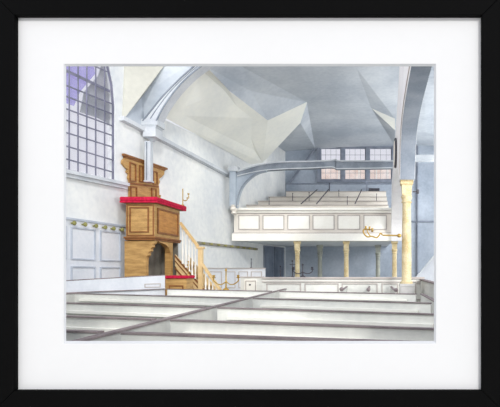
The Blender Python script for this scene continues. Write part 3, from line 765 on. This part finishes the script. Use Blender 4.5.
big = column('column', 'tall ochre marbled column on a grey pedestal carrying the arcade', (k(406.6, bigY), bigY), 0, kz(180.8, bigY), .079, M['column'], None, ped=kz(283.6, bigY))
for px, lb in ((297.4, 'short ochre column behind the dark candelabrum, under the gallery'), (346.3, 'short ochre column under the middle of the gallery'), (389.0 + 5.5, 'short ochre column under the gallery end, beside the tall column')):
    column('gallery_column', lb, (k(px, YG + .12), YG + .12), 0, kz(241, YG) - .002, .062, M['column'], 'ochre columns under the gallery front')
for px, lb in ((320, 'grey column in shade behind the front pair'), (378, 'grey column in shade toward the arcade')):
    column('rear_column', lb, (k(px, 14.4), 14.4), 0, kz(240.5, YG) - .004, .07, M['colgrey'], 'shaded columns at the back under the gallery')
# peg and brass arm on the tall column
cx = k(406.6, bigY)
hp = thing('hat_peg', 'dark peg sticking out of the tall column capital', 'peg', (cx + .12, bigY, kz(191.7, bigY)))
bm = nb(); z = kz(191.7, bigY); tube(bm, [Vector((cx + .1, bigY, z)), Vector((cx + .19, bigY, z))], .011); obj('pin', bm, M['iron'], hp)
bm = nb(); lathe(bm, Vector((cx + .185, bigY, z)), [(.02, -.035), (.024, 0), (.02, .035)], 10); obj('knob', bm, M['iron'], hp)
br = thing('sconce', 'brass swan-neck candle sconce reaching left from the tall column', 'sconce', (cx - .07, bigY, kz(235.3, bigY)))
def R(px, py): return P(px, py, bigY - .02)
bm = nb(); tube(bm, [R(400.9, 235.6), R(382.5, 235.2)], .014); lathe(bm, R(399.2, 235.6) + Vector((0, 0, -.03)), [(.02, 0), (.04, .02), (.04, .04), (.02, .06)], 12)
obj('arm_rod', bm, M['brass'], br, smooth=True)
bm = nb(); tube(bm, smooth_pts([R(382.5, 235.2), R(380.5, 233.2), R(379, 235.5), R(376.5, 237.6), R(372, 236.3), R(367.5, 236.8), R(364.3, 234), R(363.2, 230.5), R(365.3, 228.8)], 5), .013, 8); ar = obj('swan_neck', bm, M['brass'], br, smooth=True)
bm = nb(); tube(bm, smooth_pts([R(370.5, 236.5), R(368.5, 233.5), R(367.2, 230.5), R(369.2, 228.8)], 5), .01, 8); obj('curl', bm, M['brass'], ar, smooth=True)
for px, py in ((365.8, 228.8), (369.6, 229.3), (372.3, 230.8)):
    bm = nb(); lathe(bm, R(px, py), [(.01, -.02), (.03, 0), (.014, .008), (.018, .045)], 10); obj('candle_cup', bm, M['brass'], br, smooth=True)

# ---------------------------------------------------------------- arcade wall over the column
ax0, ax1 = .456, .70
def yh(l): return [Vector((ax0, y, EYE + h)) for y, h in l]
cap_h = (VY - 180.8) / F * bigY
near = smooth_pts([Vector((0, 8.14, cap_h + .004)), Vector((0, 8.02, 1.8)), Vector((0, 7.72, 2.12)), Vector((0, 7.1, 2.27)), Vector((0, 6.3, 2.33)), Vector((0, 5.4, 2.34)), Vector((0, 4.3, 2.25)), Vector((0, 3.5, 1.95)), Vector((0, 3.2, 1.43))], 5)
far_ = smooth_pts([Vector((0, 8.46, cap_h + .004)), Vector((0, 8.6, 1.64)), Vector((0, 9.2, 1.8)), Vector((0, 10.2, 1.78)), Vector((0, 11.0, 1.55)), Vector((0, 11.6, 1.1)), Vector((0, 11.82, .62))], 5)
bm = nb()
outline = [(p.y, p.z) for p in reversed(near)]
pts = outline + [(p.y, p.z) for p in far_] + [(11.87, .62), (11.87, 1.4), (11.6, 1.9), (10.7, 2.3), (9.6, 2.65), (8.7, 3.1), (8.1, 3.5), (7.4, 3.45), (6.2, 2.85), (3.0, 2.8), (3.0, 1.43)]
prism(bm, yh(pts), (ax1 - ax0, 0, 0))
aw = thing('arcade_arches', 'pale wall of arches rising from the tall column to the ceiling', 'arcade', (ax0, bigY, EYE + cap_h))
obj('arch_wall', bm, M['arcade'], aw)
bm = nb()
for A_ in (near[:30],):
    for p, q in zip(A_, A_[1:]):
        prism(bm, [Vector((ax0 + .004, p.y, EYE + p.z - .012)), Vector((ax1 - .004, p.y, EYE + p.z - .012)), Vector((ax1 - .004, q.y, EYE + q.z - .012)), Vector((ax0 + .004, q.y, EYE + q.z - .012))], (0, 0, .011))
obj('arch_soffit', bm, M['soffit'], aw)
bm = nb()
for p, q in zip(near[:28], near[1:28]):
    bar(bm, Vector((ax0, p.y + .03, EYE + p.z + .07)), Vector((ax0, q.y + .03, EYE + q.z + .07)), .02, .012, (-1, 0, 0))
obj('arch_moulding', bm, M['line'], aw)
hx = thing('wall_hatchment', 'round dark-rimmed plaque seen edge-on on the arcade wall', 'plaque', (ax0, 9.2, EYE + 2.1))
bm = nb(); Rm = Vector((-1, 0, 0)).to_track_quat('Z', 'Y').to_matrix(); c = Vector((ax0, 9.35, EYE + 2.13))
c.x -= .003; lathe(bm, c, [(.27, 0), (.28, .015), (.26, .035)], 28, ax=Rm); obj('rim', bm, M['iron'], hx, smooth=True)
bm = nb(); lathe(bm, c + Vector((-.036, 0, 0)), [(.23, 0), (.22, .008)], 28, ax=Rm); obj('disc', bm, M['cream'], hx, smooth=True)

# gallery stair in the side aisle and aisle tie beam
gs = thing('gallery_staircase', 'enclosed pale stair climbing behind the tall column in the aisle', 'staircase', (1.6, 11.2, 0))
sa, sb = P(414, 280, 11.2), P(446, 242, 11.2)
bm = nb(); prism(bm, [sa, sb, Vector((sb.x, sb.y, 0)), Vector((sa.x, sa.y, 0))], (0, .06, 0)); obj('side_board', bm, M['dado'], gs)
bm = nb(); bar(bm, sa, sb, .04, .1, (0, -1, 0)); obj('handrail', bm, M['post'], gs)
for i in range(8):
    t = i / 8; x = sa.x + (sb.x - sa.x) * t; z = .2 + i * .19
    bm = nb(); box(bm, x, x + .14, 11.27, 12.0, z - .04, z); obj('tread', bm, M['dado'], gs)
ab = thing('aisle_beam', 'horizontal beam crossing the narrow aisle beyond the column', 'beam', (1.8, 13.0, kz(160, 13)))
obj('beam_body', box(nb(), .72, 3.36, 13.0, 13.2, kz(160.5, 13), kz(154.5, 13)), M['post'], ab, bevel=.01)
bm = nb(); box(bm, k(417, 15.5), k(418.2, 15.5), 15.52, YE - .001, .5, kz(95, 15.5)); box(bm, k(404, 15.5), 3.3, 15.52, YE - .001, kz(222, 15.5), kz(220.6, 15.5))
struct('trim_2', bm, M['wframe'])

# ---------------------------------------------------------------- light
w = bpy.data.worlds.new('sky'); sc.world = w; w.use_nodes = True
N = w.node_tree.nodes; L = w.node_tree.links; bg = N['Background']
tc = N.new('ShaderNodeTexCoord'); sep = N.new('ShaderNodeSeparateXYZ'); rp = N.new('ShaderNodeValToRGB')
L.new(tc.outputs['Generated'], sep.inputs[0]); L.new(sep.outputs['Z'], rp.inputs['Fac'])
rp.color_ramp.elements[0].color = lin((236, 236, 240)); rp.color_ramp.elements[1].color = lin((226, 230, 244)); rp.color_ramp.elements[1].position = .8
L.new(rp.outputs['Color'], bg.inputs['Color']); bg.inputs['Strength'].default_value = 1.0
sun = bpy.data.lights.new('sun', 'SUN'); sun.energy = 1.5; sun.angle = math.radians(9); sun.color = (1, .985, .95)
so = bpy.data.objects.new('sun', sun); C.objects.link(so)
so.rotation_euler = Vector((-.42, 1, -.5)).to_track_quat('-Z', 'Y').to_euler()

def lamp(name, loc, to, sx_, sy_, e, col=(1, 1, 1), spread=180):
    l = bpy.data.lights.new(name, 'AREA'); l.shape = 'RECTANGLE'; l.size = sx_; l.size_y = sy_; l.energy = e; l.color = col; l.spread = math.radians(spread)
    o = bpy.data.objects.new(name, l); C.objects.link(o); o.location = loc
    o.rotation_euler = (Vector(to) - Vector(loc)).to_track_quat('-Z', 'Y').to_euler()
lamp('west_fill', (-.6, 2.4, 3.7), (-.8, 12, 4.2), 5, 1.2, 120, (.97, .98, 1), 180)  # added fill above the near wall, no window built there
lamp('arched_window_daylight', (-4.5, 5.4, 4.7), (.4, 9.8, 3.6), 1.8, 1.4, 45, (.98, .98, 1), 120)
lamp('aisle_fill', (3.3, 7.4, 2.6), (-1.2, 11, 5.6), 3, 1.6, 150, (1, 1, 1), 150)  # added fill from the aisle side to lift the ceiling
lamp('gallery_fill', (3.3, 12.6, 3.7), (-1.5, 12.6, 4.4), 3.6, 1.5, 150, (1, 1, 1), 170)  # added fill for the gallery and rear ceiling, that wall has no opening
lamp('lower_aisle_fill', (3.3, 13.6, 1.6), (-1.5, 13.9, 1.3), 2, .9, 35, (.95, .97, 1), 170)  # added low fill for the space under the gallery

# ---------------------------------------------------------------- camera
cam = bpy.data.cameras.new('camera'); co = bpy.data.objects.new('camera', cam); C.objects.link(co)
co.location = (0, 0, EYE); co.rotation_euler = (math.pi / 2, 0, 0)
cam.sensor_fit = 'HORIZONTAL'; cam.sensor_width = 36; cam.lens = 36; cam.clip_start = .05
cam.shift_x = -(VX - 250) / 500; cam.shift_y = (VY - 203.5) / 500
sc.camera = co
sc.view_settings.view_transform = 'Standard'; sc.view_settings.look = 'None'; sc.view_settings.gamma = 1
sc.view_settings.use_curve_mapping = False; sc.view_settings.exposure = 0
